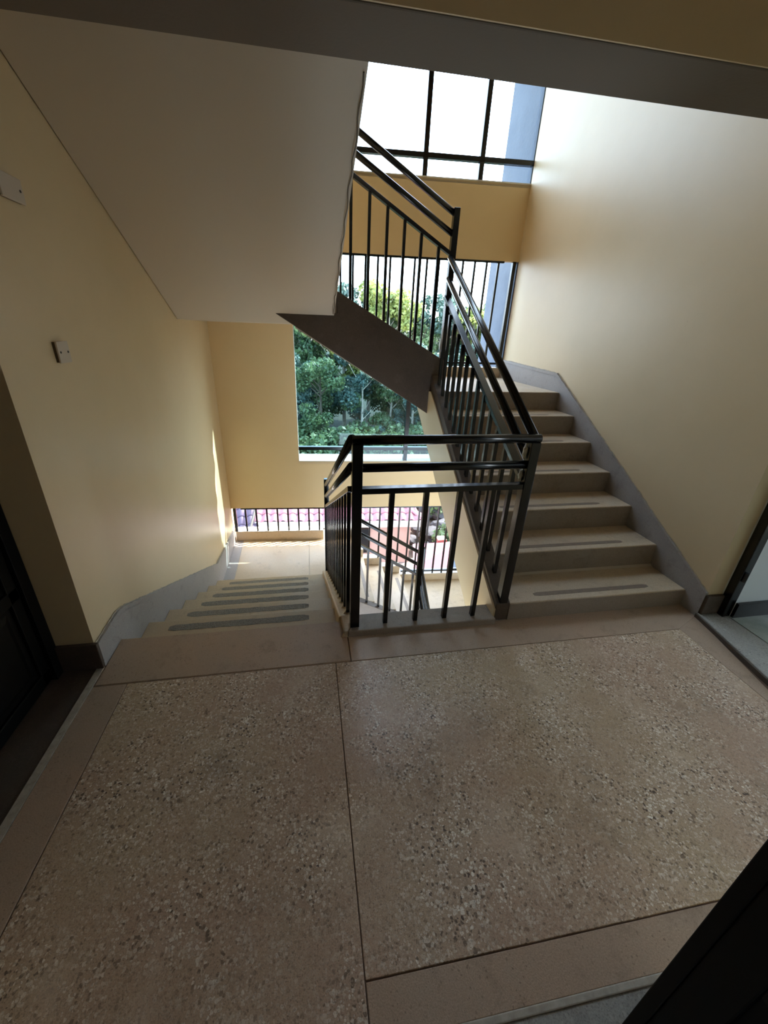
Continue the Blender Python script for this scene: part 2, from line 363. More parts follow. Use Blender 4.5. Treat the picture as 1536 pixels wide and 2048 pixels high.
# skirtings (terrazzo)
def yz_prism(x0, x1, poly): return MB().prism([(x0, y, z) for y, z in poly], [(x1, y, z) for y, z in poly])
def rough_top(line, amp, seed):
    rnd_ = random.Random(seed); out = []
    for (y0, z0), (y1, z1) in zip(line[:-1], line[1:]):
        n = max(1, int(math.hypot(y1-y0, z1-z0)/.022))
        for i in range(n):
            t = i/n; out.append((y0+(y1-y0)*t, z0+(z1-z0)*t + rnd_.uniform(-amp, amp)))
    out.append(line[-1]); return out
def skirt(name, x0, x1, line, bottom, m, label, xb, seed):
    top = rough_top(line, .0022, seed)
    o = MB()                     # quads under the ragged top edge, then one plain body
    for (ya, za), (yb, zb) in zip(top[:-1], top[1:]):
        o.hexa([(x0,ya,za-.03),(x1,ya,za-.03),(x1,yb,zb-.03),(x0,yb,zb-.03),(x0,ya,za),(x1,ya,za),(x1,yb,zb),(x0,yb,zb)])
    body = [(y, z-.028) for y, z in line] + bottom
    o.prism([(x0, y, z) for y, z in body], [(x1, y, z) for y, z in body])
    ob = build(name, o, m); setp(ob, label, kind='structure')
    rnd_ = random.Random(seed+5)
    pts = [(xb + rnd_.uniform(-.0015, .0015), y, z + .001) for y, z in rough_top(line, .003, seed+9)]
    build('mortar_line', MB().tube(pts, [rnd_.uniform(.0012, .0048) for _ in pts], 5), 'grout', ob)
    return ob
skirt('baseboard_left', 0, .02, [(-.08,.150),(.02,.152),(.15,.158),(.24,.13),(2.22,-.862),(3.31,-.99)], [(3.31,-1.25),(2.1,-1.25),(Y0,-.25),(-.08,0)], 'tz_skirt', 'grey terrazzo skirting stepping down the left wall', .005, 1)
sk2 = build('baseboard_left', MB().box(-.19, .02, -.10, -.0805, 0, .158), 'tz_dark', bevel=.003)
setp(sk2, 'dark terrazzo skirting on the left door reveal', kind='structure')
skirt('baseboard_right', 3.53, XW, [(-.12,.178),(1.9,1.300),(2.95,1.345),(3.1,1.345)], [(3.1,1.0),(1.95,1.0),(0,-.02),(-.12,.0)], 'tz_skirt', 'grey terrazzo skirting climbing the right wall beside the steps', XW-.005, 2)
sk3 = build('baseboard_right', MB().box(3.535, 3.70, -.14, -.1185, .02, .165), 'tz_dark', bevel=.003)
setp(sk3, 'dark skirting on the end of the right wall', kind='structure')

# ------------------------------------------------------------------ facade
fc = empty('wall_back', (1.75, 3.2, -1), 'cream back wall with yellow light in its colour and horizontal bands between the openings', kind='structure')
for k, (z0, z1) in enumerate([(-3.76, -3.08), (-.672, .005), (2.405, 3.118), (5.5, 6.3)]):
    build('wall_band', fbox(MB(), 0, XW, 0, .07, z0, z1), 'cream_back', fc)
for z0, z1 in [(.005, 2.405), (3.118, 5.5)]:
    build('wall_pier', fbox(MB(), 0, .955, 0, .07, z0, z1), 'cream_back', fc)
for z in (.005, 3.118):
    build('window_sill', fbox(MB(), .955, XW, .0, .31, z - .03, z + .012), 'sill', fc)
pl = build('window_reveal', fbox(MB(), .955, .962, .0, .07, .017, 2.405), 'sill', fc)
fin = build('exterior_pier', MB().box(3.543, 3.75, 3.108, 3.85, -8, 7), 'plaster_sky_blue')
setp(fin, 'grey plastered pier outside the right end of the windows', 'pier', kind='structure')
roof_ = build('ceiling', MB().box(-.3, 3.9, -1.6, 3.9, 6.3, 6.5), 'white'); setp(roof_, 'white ceiling over the stairwell', kind='structure')

def window(name, label, z0, z1, rail, gm='glass'):
    w = empty(name, (2.2, 3.2, z0), label, kind='structure')
    for x in (2.385, 2.985):
        build('mullion', fbox(MB(), x-.025, x+.025, .0, .05, z0, z1), 'black', w)
    build('cross_rail', fbox(MB(), .962, XW, .0, .05, rail-.022, rail+.022), 'black', w)
    for a, b in ((.962, 2.36), (2.41, 2.96), (3.01, XW)):
        for c, d in ((z0, rail-.022), (rail+.022, z1)):
            build('pane', fbox(MB(), a, b, .055, .06, c, d), gm, w)
    return w
w2 = window('window_2', 'lower stair window with tinted glass looking on the trees', .017, .95, .185)
# tall part of the lower window beside the flight, up to the landing soffit
build('pane', MB().prism([(.962, fy(.962)+.055, .95), (.962, fy(.962)+.055, 1.62), (1.06, fy(1.06)+.055, 1.56), (2.10, fy(2.1)+.055, .95)],
                         [(.962, fy(.962)+.06, .95), (.962, fy(.962)+.06, 1.62), (1.06, fy(1.06)+.06, 1.56), (2.10, fy(2.1)+.06, .95)]), 'glass', w2)
w1 = window('window_1', 'upper stair window with black bars and white sky behind', 3.13, 5.5, 3.302, 'clear_glass')

# grilles in the low openings, one bar each
def grille(name, label, xs_, zb, zt, post=None, brail=None, cat='grille'):
    g_ = empty(name, (xs_[len(xs_)//2], fy(xs_[len(xs_)//2]), zb(xs_[len(xs_)//2])), label, cat)
    for x in xs_:
        build('bar', fbox(MB(), x-.011, x+.011, .010, .030, zb(x), zt), 'black', g_)
    build('top_rail', fbox(MB(), xs_[0]-.06, xs_[-1]+.06, .0, .035, zt-.02, zt), 'black', g_)
    if post: build('post', fbox(MB(), post-.02, post+.02, .0, .04, zb(post), zt), 'black', g_)
    if brail: build('bottom_rail', fbox(MB(), brail[0], brail[1], .005, .035, brail[2]-.012, brail[2]+.012), 'black', g_)
    return g_

# ------------------------------------------------------------------ flights
def step_bevel(o): pass
def strip_mesh(x0, x1, y, z, w=.034, m='strip_smooth', parent=None, rough=0):
    n = 26; A = []; B = []
    rnd = random.Random(int(z*1000)+int(y*77))
    for i in range(n+1):
        x = x0 + (x1-x0)*i/n; e = w/2*(1 if 0 < i < n else .55)
        A.append((x, y - e - rnd.uniform(0, rough))); B.append((x, y + e + rnd.uniform(0, rough)))
    poly = A + B[::-1]
    return build('grip_strip', MB().prism([(x,y_,z-.004) for x,y_ in poly],[(x,y_,z+.0012) for x,y_ in poly]), m, parent)

def right_flight(dz, label):
    f = empty('stair_flight', (2.9, 0, dz), label, 'stairs')
    for k in range(1, 7):
        y = (k-1)*T; z = k*R - D1 + dz; zb = (k-1)*R - D1 + dz if k > 1 else dz - .004
        a = xin(y) + .09; b = xin(y+T+.02) + .09; zc = zb - .03
        s = build('step', MB().prism([(a,y,zc),(3.53,y,zc),(3.53,y,z),(a,y,z)],[(b,y+T+.018,zc),(3.53,y+T+.018,zc),(3.53,y+T+.018,z),(b,y+T+.018,z)]), 'tz_step', f, .007)
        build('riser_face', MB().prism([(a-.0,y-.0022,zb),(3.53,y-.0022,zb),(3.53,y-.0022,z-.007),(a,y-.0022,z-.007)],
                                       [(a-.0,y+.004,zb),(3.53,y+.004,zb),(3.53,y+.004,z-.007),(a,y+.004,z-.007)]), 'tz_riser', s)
        strip_mesh(2.475, 3.30, y+.068-.012*(k>4), z, .036, 'strip_smooth', s)
    # top riser belongs to the landing edge
    y = 6*T; z = ZR + dz
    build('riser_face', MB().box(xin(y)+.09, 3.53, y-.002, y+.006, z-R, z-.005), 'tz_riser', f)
    nl = lambda y: .1215 + .5617*y + dz
    def pr(x0f, x1f, poly): return MB().prism([(x0f(y), y, z) for y, z in poly], [(x1f(y), y, z) for y, z in poly])
    kt = .006
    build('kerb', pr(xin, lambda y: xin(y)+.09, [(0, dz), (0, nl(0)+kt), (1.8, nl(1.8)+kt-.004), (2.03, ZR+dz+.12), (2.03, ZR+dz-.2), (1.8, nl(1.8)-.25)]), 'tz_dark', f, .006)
    build('side_face', pr(lambda y: xin(y)-.012, xin, [(0, dz-.02), (0, nl(0)-.035), (1.95, nl(1.95)-.11), (2.03, 1.10+dz), (3.08, 1.10+dz), (3.08, .93+dz), (2.62, .93+dz), (2.3, .78+dz), (0, -.43+dz)]), 'cream', f)
    build('waist_slab', pr(xin, lambda y: 3.535, [(0, dz-.02), (1.9, nl(1.8)-R-.02), (1.9, .62+dz), (0, -.43+dz)]), 'white', f)
    return f
RF = right_flight(0, 'right terrazzo flight climbing to the upper right landing')
RF2 = right_flight(-H, 'lowest terrazzo flight far down on the right of the stairwell')

def left_flight(dz, label, visible_top=True):
    f = empty('stair_flight', (.7, 1.1, dz+ZL), label, 'stairs')
    for k in range(1, 7):
        y = Y0 + (k-1)*TL; z = -k*R + dz
        s = build('step', MB().prism([(.02,y,z-R),(xl(y)-.12,y,z-R),(xl(y)-.12,y,z),(.02,y,z)],
            [(.02,y+TL,z-R),(xl(y+TL)-.12,y+TL,z-R),(xl(y+TL)-.12,y+TL,z),(.02,y+TL,z)]), 'tz_step_l', f, .006)
        if visible_top: strip_mesh(.165, 1.06-.004*k, y + .256, z, .050, 'strip', s, .006)
    nl = lambda y: -.5075*(y-Y0) + dz
    def pr(x0f, x1f, poly): return MB().prism([(x0f(y), y, z) for y, z in poly], [(x1f(y), y, z) for y, z in poly])
    kp = [(Y0, dz+.037), (2.13, nl(2.13)+.045), (2.13, nl(2.13)-.3), (Y0, dz-.25)]
    build('kerb', pr(lambda y: xl(y)-.125, xl, kp), 'tz_step_l', f, .012)
    sf = lambda y: 1.667 - H + .5075*(2.174-y) + dz + .0
    build('waist_slab', pr(lambda y: .006, lambda y: xl(y)+.022, [(Y0, dz-.16), (2.13, nl(2.13)-.17), (2.13, ZL+dz-.02), (2.174, ZL+dz-.02), (2.174, sf(2.174)), (Y0, sf(Y0))]), 'white', f)
    return f
LF = left_flight(0, 'left terrazzo flight going down to the lower landing')
LF2 = left_flight(H, 'upper left flight seen from below as a sloping white soffit', False)

# mortar lumps at the foot of the left balusters
# quarter landings
def landing(name, label, x0, x1, y0, z, zb, m, kerbz=True, joints=True, brown=True):
    l = empty(name, ((x0+x1)/2, 2.6, z), label, kind='structure')
    P = lambda y0_: [(x0, y0_), (x1, y0_), (x1, fy(x1)+.3), (x0, fy(x0)+.3)]
    build('landing_slab', MB().prism([(x,y,zb) for x,y in P(y0)],[(x,y,z-.004) for x,y in P(y0)]), 'white', l)
    return l
# lower left landing: border joints
def left_landing(dz, label):
    l = landing('landing', label, 0, 1.385, 2.101 if dz == 0 else 2.17, ZL+dz, ZL+dz-.24, 'white')
    z0, z1 = ZL+dz-.02, ZL+dz
    def pn(poly, m): build('terrazzo_panel', MB().prism([(x,y,z0) for x,y in poly],[(x,y,z1) for x,y in poly]), m, l, .0015, segs=1)
    pn([(.02,2.101),(.15,2.101),(.125,fy(0)),(.02,fy(0))], 'tz_skirt')
    pn([(.156,2.101),(1.04,2.101),(1.048,fy(1)),(.131,fy(.1))], 'tz_step_l')
    pn([(1.046,2.101),(1.40,2.101),(1.40,fy(1.4)),(1.054,fy(1))], 'tz_step_l')
    return l
left_landing(0, 'lower left quarter landing of pale terrazzo with sun stripes')
left_landing(H, 'upper left quarter landing seen from below as white soffit')
def right_landing(dz, label):
    z = ZR+dz
    l = empty('landing', (2.9, 2.5, z), label, kind='structure')
    poly = [(xin(1.8)+.09,1.802),(3.53,1.802),(3.53,fy(3.53)+.0),(2.30,fy(2.3)),(2.30,2.03),(2.38,2.0)]
    build('terrazzo_panel', MB().prism([(x,y,z-.03) for x,y in poly],[(x,y,z) for x,y in poly]), 'tz_step', l, .006)
    poly = [(2.30,2.02),(3.55,1.9),(3.55,fy(3.55)+.3),(2.30,fy(2.3)+.3)]
    build('landing_slab', MB().prism([(x,y,.93+dz) for x,y in poly],[(x,y,z-.031) for x,y in poly]), 'white', l)
    return l
right_landing(0, 'upper right quarter landing at the head of the right flight')
right_landing(-H, 'lower right quarter landing seen through the balusters')

# back flights
RB = (ZL + H - ZR) / 5; TB = .287
def back_flight(dz, label, off=0.0):
    f = empty('stair_flight', (1.85, 2.6, ZR+dz), label, 'stairs')
    for k in range(0, 4):
        x1 = 2.42 - TB*k; x0 = x1 - TB; z = ZR + dz + RB*(k+1)
        s = build('step', MB().prism([(x0,2.13,z-RB),(x1,2.13,z-RB),(x1,2.13,z),(x0,2.13,z)],
              [(x0,fy(x0),z-RB),(x1,fy(x1),z-RB),(x1,fy(x1),z),(x0,fy(x0),z)]), 'tz_step', f, .006)
        build('grip_strip', MB().box(x1-.10, x1-.055, 2.22, 3.02, z-.004, z+.0015), 'strip_smooth', s)
        # stepped kerb along the grille
        build('grille_kerb', fbox(MB(), x0, x1, 0, .12, z-RB, z+.115), 'tz_step', f, .004)
    t = lambda x: 1.384 + .535*(2.409-x) + dz - off
    bt = lambda x: .873 + .587*(2.296-x) + dz - off
    xa = 1.27 if dz == 0 else 1.262
    top = [(2.409, t(2.409)), (xa, t(xa)), (xa, bt(xa)), (1.0, bt(1.0)), (.845, 1.742+dz-off), (.86, 1.735+dz-off)]
    bot = [(2.296, bt(2.296)), (2.318, 1.107+dz-off), (2.409, 1.118+dz-off)]
    if dz == 0: poly = [(2.409,t(2.409)),(1.38,t(1.38)),(1.38,1.76),(.842,1.743),(2.296,bt(2.296)),(2.318,1.107),(2.409,1.118)]
    else: poly = [(2.409,t(2.409)),(1.36,t(1.36)),(1.25,-1.30),(1.25,-1.48),(2.296,bt(2.296)),(2.409,bt(2.296)+.1)]
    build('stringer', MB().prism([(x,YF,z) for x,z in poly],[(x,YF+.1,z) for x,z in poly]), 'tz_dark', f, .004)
    # sloping slab
    poly = [(2.30,bt(2.296)+.0),(2.42,ZR+dz-.02),(2.42-4*TB+.01,ZR+dz+RB*4-.02),(1.0,ZR+dz+RB*4-.04),(1.01,bt(1.01))]
    if dz != 0: poly = [(2.30,bt(2.296)),(2.42,ZR+dz-.02),(2.42-4*TB,ZR+dz+RB*4-.02),(1.3,bt(1.3))]
    build('waist_slab', MB().prism([(x,YF+.1,z) for x,z in poly],[(x,fy(x)+(.3 if 0 else .0),z) for x,z in poly]), 'white', f)
    return f
back_flight(0, 'upper back flight crossing the windows with a dark stringer')
back_flight(-H, 'lower back flight seen through the balusters', .11)

# kerbs at the foot of the grilles
def gkerb(x0, x1, z0, z1, label, m='tz_step'):
    k = build('trim_3', fbox(MB(), x0, x1, 0, .14, z0, z1), m, bevel=.006)
    setp(k, label, kind='structure')
    build('kerb_top', fbox(MB(), x0, x1, .004, .142, z1, z1+.006), 'sill', k)
gkerb(.03, 1.262, ZL-.01, ZL+.138, 'low brown kerb under the grille of the lower left landing')
gkerb(2.42, 3.53, ZR-.01, ZR+.11, 'low kerb under the grille of the upper right landing')
gkerb(2.42, 3.53, ZR-H-.01, ZR-H+.11, 'low kerb under the grille of the lower right landing')
gkerb(.03, 1.262, ZL+H-.01, ZL+H+.138, 'kerb under the grille of the upper left landing')

def kz(dz):
    def f(x):
        if x >= 2.42: return ZR+dz+.116
        if x < 1.272: return ZL+H+dz+.144 - (0 if dz >= 0 else 0)
        k = int((2.42-x)/TB); return ZR+dz+RB*(k+1)+.115
    return f
xs_up = [3.322-.1393*k for k in range(0, 16)][::-1]
grille('window_grille', 'black barred grille below the upper yellow band, sky behind', xs_up, lambda x: min(kz(0)(x), 2.30), 2.407, post=3.505, brail=(2.44, 3.52, ZR+.165))
xs_lo = [.19+.1452*k for k in range(0, 23)]
grille('window_grille', 'black barred grille low under the lower yellow band, roofs behind', xs_lo, lambda x: kz(-H)(x), -.672, post=.045, brail=(2.44, 3.52, ZR-H+.165))

# front kerb of the landing
fk = build('trim_4', MB().hexa([(1.28,-.0316,-.004),(2.187,-.0316,-.004),(2.19,.114,-.16),(1.365,.114,-.16),
                                (1.28,-.028,.037),(2.187,-.028,.037),(2.19,.114,.037),(1.365,.114,.037)]), 'tz_riser', bevel=.006)
setp(fk, 'low grey kerb under the front railing of the landing', kind='structure')
build('kerb_face', MB().box(1.28, 2.187, .112, .1145, -.4, .03), 'cream', fk)
kb = build('kerb_end', MB().hexa([(1.235,-.03,-.004),(1.2801,-.03,-.004),(1.365,.114,-.25),(1.24,.114,-.25),(1.26,-.024,.036),(1.2801,-.026,.036),(1.365,.114,.036),(1.25,.114,.036)]), 'tz_step_l', fk, .006)

# ------------------------------------------------------------------ railings
def post(parent, x, y, z0, z1, w=.05, lean=0):
    return build('post', MB().box(x-w/2, x+w/2, y-w/2, y+w/2, z0, z1), 'black', parent, .003)
def rail(parent, p0, p1, r=.0235, name='handrail'):
    return build(name, MB().tube([p0, p1], r, 16), 'black', parent, smooth=False)
def shade_smooth(o):
    for p in o.data.polygons: p.use_smooth = len(p.vertices) == 4
def flat(parent, p0, p1, w=.05, h=.03):
    return build('lower_rail', MB().bar(p0, p1, w, h), 'black', parent, .002)
def baluster(parent, x, y, z0, z1, w=.024):
    return build('baluster', MB().box(x-w/2, x+w/2, y-w/2, y+w/2, z0, z1), 'black', parent)

def weld(parent, p, s, seed):
    rnd = random.Random(seed); bm = bmesh.new(); bmesh.ops.create_icosphere(bm, subdivisions=3, radius=1)
    for v in bm.verts:
        k = 1 + .25*math.sin(v.co.x*5+seed) * math.cos(v.co.z*7) + rnd.uniform(-.05, .05)
        v.co = Vector((v.co.x*s[0]*k, v.co.y*s[1]*k, v.co.z*s[2]*k)) + Vector(p)
    me = bpy.data.meshes.new('weld_bead'); bm.to_mesh(me); bm.free(); me.materials.append(M['weld'])
    o = link('weld_bead', me, parent, True); return o

# front railing
fr = empty('railing', (1.78, .0275, .037), 'black steel railing across the front of the stairwell, four bars', 'railing')
PX0, PX1, PY = 1.323, 2.2367, .0275
post(fr, PX0, PY, .034, 1.13, .052); post(fr, PX1, PY, .118, 1.13, .052)
shade_smooth(rail(fr, (PX0-.026, PY, 1.1469), (PX1+.028, PY, 1.1469)))
o = rail(fr, (PX0+.02, PY, 1.0076), (PX1-.02, PY, 1.0076), .022, 'middle_rail'); shade_smooth(o)
flat(fr, (PX0+.02, PY, .8896), (PX1-.02, PY, .8896), .044, .03)
for i in range(1, 5): baluster(fr, PX0+(PX1-PX0)*i/5, PY, .034, .876, .026)
weld(fr, (PX1-.034, PY+.012, 1.075), (.010, .012, .034), 3)['label'] = 'whitish weld filler'
weld(fr, (PX1-.034, PY+.012, .945), (.010, .012, .034), 5)['label'] = 'whitish weld filler'

# right flight railing
rr = empty('railing', (2.28, .9, .6), 'black steel railing climbing the open side of the right flight', 'railing')
A0 = Vector((2.245, .045, 1.150)); A1 = Vector((2.375, 2.05, 2.235))
for off0, off1, nm in ((0, 0, 'handrail'), (-.139, -.165, 'middle_rail')):
    o = rail(rr, A0+Vector((0,0,off0)), A1+Vector((0,0,off1)), .0235, nm); shade_smooth(o)
flat(rr, A0+Vector((0,0,-.257)), A1+Vector((0,0,-.305)), .05, .03)
for k in range(13):
    y = .187 + .1415*k; t = (y-A0.y)/(A1.y-A0.y); x = A0.x+(A1.x-A0.x)*t; zt = A0.z+(A1.z-A0.z)*t-.257-.048*t
    baluster(rr, xin(y)+.045+.0*t, y, .118+.5617*y, zt-.0)
for k, b in enumerate([c for c in rr.children if c.name.startswith('baluster')]): pass

# back flight railing
br = empty('railing', (2.0, 2.08, 1.4), 'black steel railing rising to the left along the dark stringer', 'railing')
post(br, 2.40, 2.08, 1.36, 2.60, .052)
def brz(x, z0): return z0 + .56*(2.40-x)
for z0, nm in ((2.552, 'handrail'), (2.405, 'middle_rail')):
    o = rail(br, (2.40, 2.08, z0), (1.29, 2.08, brz(1.29, z0)), .0235, nm); shade_smooth(o)
flat(br, (2.40, 2.08, 2.255), (1.29, 2.08, brz(1.29, 2.255)), .044, .03)
for x in (1.35, 1.499, 1.653, 1.806, 1.957, 2.109, 2.270):
    baluster(br, x, 2.08, 1.36+.535*(2.409-x), brz(x, 2.255)-.01)
post(br, 1.262, 2.08, 1.95, 3.24, .05)

# left flight railing
lr = empty('railing', (1.28, 1.1, -.4), 'black steel railing going down beside the left flight', 'railing')
B0 = Vector((1.300, .05, 1.147)); B1 = Vector((1.262, 2.08, .115))
for off, off1, nm in ((0, 0, 'handrail'), (-.139, -.125, 'middle_rail')):
    o = rail(lr, B0+Vector((0,0,off)), B1+Vector((0,0,off1)), .0235, nm); shade_smooth(o)
flat(lr, B0+Vector((0,0,-.257)), B1+Vector((0,0,-.245)), .04, .03)
for k in range(13):
    y = .155 + .147*k; t = (y-B0.y)/(B1.y-B0.y); x = B0.x+(B1.x-B0.x)*t
    baluster(lr, x, y, .02-.5075*(y-Y0), B0.z+(B1.z-B0.z)*t-.257)
    bm = MB().tube([(x, y, .025-.5075*(y-Y0)), (x, y, .055-.5075*(y-Y0))], [.034, .018], 8)
    o = build('mortar_lump', bm, 'tz_step_l', lr)
post(lr, 1.262, 2.08, -1.05, .19, .05)

# lower back railing
lb = empty('railing', (2.0, 2.08, -1.7), 'black steel railing dropping to the right deep inside the stairwell', 'railing')
def lz(x, z): return z + .645*(2.345-x)
for z0, nm in ((-.773, 'handrail'), (-.942, 'middle_rail')):
    o = rail(lb, (2.40, 2.08, lz(2.40, z0)), (1.28, 2.08, lz(1.28, z0)), .022, nm); shade_smooth(o)
flat(lb, (2.40, 2.08, lz(2.40,-1.09)), (1.28, 2.08, lz(1.28,-1.09)), .04, .028)
for x in (1.42, 1.575, 1.735, 1.884, 2.03, 2.18, 2.30):
    baluster(lb, x, 2.08, 1.384+.535*(2.409-x)-H-.13, lz(x, -1.10))
post(lb, 2.40, 2.08, -1.85, -.72, .05)
# railing of the lowest flight
r3 = empty('railing', (2.28, .9, .6-H), 'black steel railing descending out of sight at the bottom of the stairwell', 'railing')
for off0, off1, nm in ((0, 0, 'handrail'), (-.139, -.165, 'middle_rail')):
    o = rail(r3, A0+Vector((0,0,off0-H)), A1+Vector((0.02,0,off1-H-.17)), .0235, nm); shade_smooth(o)
flat(r3, A0+Vector((0,0,-.257-H)), A1+Vector((.02,0,-.305-H-.17)), .05, .03)
for k in range(13):
    y = .187 + .1415*k; t = (y-A0.y)/(A1.y-A0.y); zt = A0.z+(A1.z-.17-A0.z)*t-.257-.048*t-H
    baluster(r3, xin(y)+.045, y, .118+.5617*y-H, zt)

# ------------------------------------------------------------------ beam over the landing edge
bmz = 2.492
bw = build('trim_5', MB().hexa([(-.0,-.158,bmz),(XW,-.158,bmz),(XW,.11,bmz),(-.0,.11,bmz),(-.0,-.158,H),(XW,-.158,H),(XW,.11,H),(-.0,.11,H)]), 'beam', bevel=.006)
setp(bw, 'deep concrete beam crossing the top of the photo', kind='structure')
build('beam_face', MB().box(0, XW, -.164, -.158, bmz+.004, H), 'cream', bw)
cl = build('ceiling', MB().box(0, XW, -1.45, -.158, H-.15, H), 'white'); setp(cl, 'white ceiling over the landing', kind='structure')

# hanging cable along the soffit edge
cb = MB(); pts = []
rnd = random.Random(4)
for i in range(40):
    t = i/39; y = .36 + t*(1.80-.36); z = 1.667+.5075*(2.174-y) - .012 - .03*abs(math.sin(t*9))*rnd.uniform(.4,1)
    pts.append((1.372 - .017*y + .004*math.sin(i*1.3), y, z + .004))
pts += [(1.345, 1.83, 1.80), (1.34, 1.9, 1.77), (1.342, 1.98, 1.75)]
o = build('cable', MB().tube(pts, .0035, 6), 'cable'); setp(o, 'thin brown cable sagging along the edge of the white soffit', 'cable')

# ------------------------------------------------------------------ wall plates
def plate(y0, y1, z0, z1, label, screws):
    p = empty('switch_plate', (0, (y0+y1)/2, z0), label, 'switch plate')
    build('cover', MB().box(.012, .020, y0, y1, z0, z1), 'plastic', p, .002)
    build('back_box', MB().box(0, .0125, y0+.003, y1-.003, z0+.003, z1-.003), 'cable', p)
    for yy in screws:
        build('screw', MB().tube([(.0195, yy, (z0+z1)/2), (.0215, yy, (z0+z1)/2)], .005, 10), 'plastic_dark', p)
plate(.262, .352, 1.447, 1.538, 'small white blank plate with two screws alone on the cream left wall', (.278, .336))
plate(.185, .320, 2.035, 2.118, 'white wall plate cut by the left edge of the photo', (.300,))

# ------------------------------------------------------------------ left door
dr = empty('door_1', (-.19, -.6, 0), 'black panelled steel door in the left recess', kind='structure')
build('door_frame', MB().box(-.235, -.165, -.145, -.085, 0, 2.12), 'black_door', dr, .003)
build('door_frame', MB().box(-.235, -.165, -1.10, -1.04, 0, 2.12), 'black_door', dr, .003)
build('door_frame', MB().box(-.235, -.165, -1.10, -.085, 2.06, 2.12), 'black_door', dr, .003)
lf = build('door_leaf', MB().box(-.225, -.195, -1.04, -.148, .01, 2.06), 'black_door', dr)
for z0, z1 in ((.02, .09), (.50, .56), (1.0, 1.06), (1.5, 1.56), (1.99, 2.06)):
    build('door_rail', MB().box(-.195, -.18, -1.04, -.148, z0, z1), 'black_door', lf, .004)
for y0, y1 in ((-.205, -.15), (-.62, -.57), (-1.04, -.985)):
    build('door_stile', MB().box(-.195, -.18, y0, y1, .02, 2.06), 'black_door', lf, .004)
for z0, z1 in ((.09,.5),(.56,1.0),(1.06,1.5),(1.56,1.99)):
    for y0, y1 in ((-.57,-.205),(-.985,-.62)):
        build('door_panel', MB().hexa([(-.197,y0+.02,z0+.02),(-.197,y1-.02,z0+.02),(-.197,y1-.02,z1-.02),(-.197,y0+.02,z1-.02),
              (-.188,y0+.05,z0+.05),(-.188,y1-.05,z0+.05),(-.188,y1-.05,z1-.05),(-.188,y0+.05,z1-.05)]), 'black_door', lf)

# ------------------------------------------------------------------ right doorway and room beyond
d2 = empty('door_2', (3.68, -.7, .03), 'black steel frame of the right doorway', kind='structure')
build('door_frame', MB().box(3.655, 3.71, -.175, -.125, .02, 2.15), 'black', d2, .003)
build('door_frame', MB().box(3.655, 3.71, -1.42, -1.37, .02, 2.15), 'black', d2, .003)
build('door_frame', MB().box(3.655, 3.71, -1.42, -.125, 2.10, 2.15), 'black', d2, .003)
build('hinge', MB().tube([(3.672, -.182, .30), (3.672, -.182, .36)], .012, 12), 'black', d2)
rm = empty('wall_right_room', (5, -.2, 0), 'bluish white walls of the room beyond the right doorway', kind='structure')
build('wall_panel', MB().box(3.66, 7.2, -.174, -.112, 0, 3), 'room_white', rm)
build('wall_panel', MB().box(3.66, 7.2, -3.2, -3.05, 0, 3), 'room_white', rm)
build('wall_panel', MB().box(7.0, 7.15, -3.2, -.1, 0, .75), 'room_white', rm)
build('wall_panel', MB().box(7.0, 7.15, -3.2, -.1, 2.25, 3), 'room_white', rm)
build('wall_panel', MB().box(7.0, 7.15, -3.2, -1.55, .75, 2.25), 'room_white', rm)
build('wall_panel', MB().box(7.0, 7.15, -.85, -.1, .75, 2.25), 'room_white', rm)
build('wall_panel', MB().box(3.66, 3.80, -3.2, -1.42, 0, 3), 'room_white', rm)
b_ = build('baseboard_right_room', MB().box(3.71, 7.0, -.196, -.178, .03, .135), 'black'); setp(b_, 'black tiled skirting in the room beyond the right doorway', kind='structure')
b_ = build('ceiling', MB().box(3.66, 7.2, -3.2, -.1, 2.9, 3.05), 'room_white'); setp(b_, 'ceiling of the room beyond the right doorway', kind='structure')
b_ = build('floor', MB().box(3.70, 7.2, -3.2, -.12, -.12, .03), 'room_floor'); setp(b_, 'shiny grey green floor of the room beyond the right doorway', kind='structure')

# ------------------------------------------------------------------ open black door near the camera, lower right
DX = 1.715
d3 = empty('door_3', (DX, -2, 0), 'open black steel door leaf cutting across the lower right corner', kind='structure')
lf = build('door_leaf', MB().box(DX+.012, DX+.045, -2.45, -1.545, .012, 2.25), 'black_door', d3, .002)
build('door_edge', MB().box(DX, DX+.045, -1.560, -1.536, .012, 2.25), 'black_door', d3, .002)
for y0, y1 in ((-1.62, -1.56), (-2.45, -2.39)):
    build('door_stile', MB().box(DX+.002, DX+.012, y0, y1, .012, 2.25), 'black_door', lf, .003)
for z0, z1 in ((.012, .09), (.75, .82), (1.45, 1.52), (2.17, 2.25)):
    build('door_rail', MB().box(DX+.002, DX+.012, -2.39, -1.62, z0, z1), 'black_door', lf, .003)

# room behind the camera
rb = empty('wall_rear_room', (1.2, -3.5, 0), 'plain walls of the room the camera stands in', kind='structure')
build('wall_panel', MB().box(-.6, -.5, -4.7, -1.6, 0, 2.9), 'cream', rb)
build('wall_panel', MB().box(3.5, 3.6, -4.7, -1.6, 0, 2.9), 'cream', rb)
build('wall_panel', MB().box(-.6, 3.6, -4.7, -4.6, 0, .8), 'cream', rb)
build('wall_panel', MB().box(-.6, 3.6, -4.7, -4.6, 2.1, 2.9), 'cream', rb)
build('wall_panel', MB().box(-.6, 3.6, -4.7, -4.6, .8, 2.1), 'cream', rb)
b_ = build('ceiling', MB().box(-.6, 3.6, -4.7, -1.6, 2.8, 2.95), 'white'); setp(b_, 'ceiling of the room behind the doorway', kind='structure')
b_ = build('floor', MB().box(-.6, 3.6, -4.7, -1.9, -.12, -.002), 'tz_grey'); setp(b_, 'grey terrazzo floor of the room behind the doorway', kind='structure')

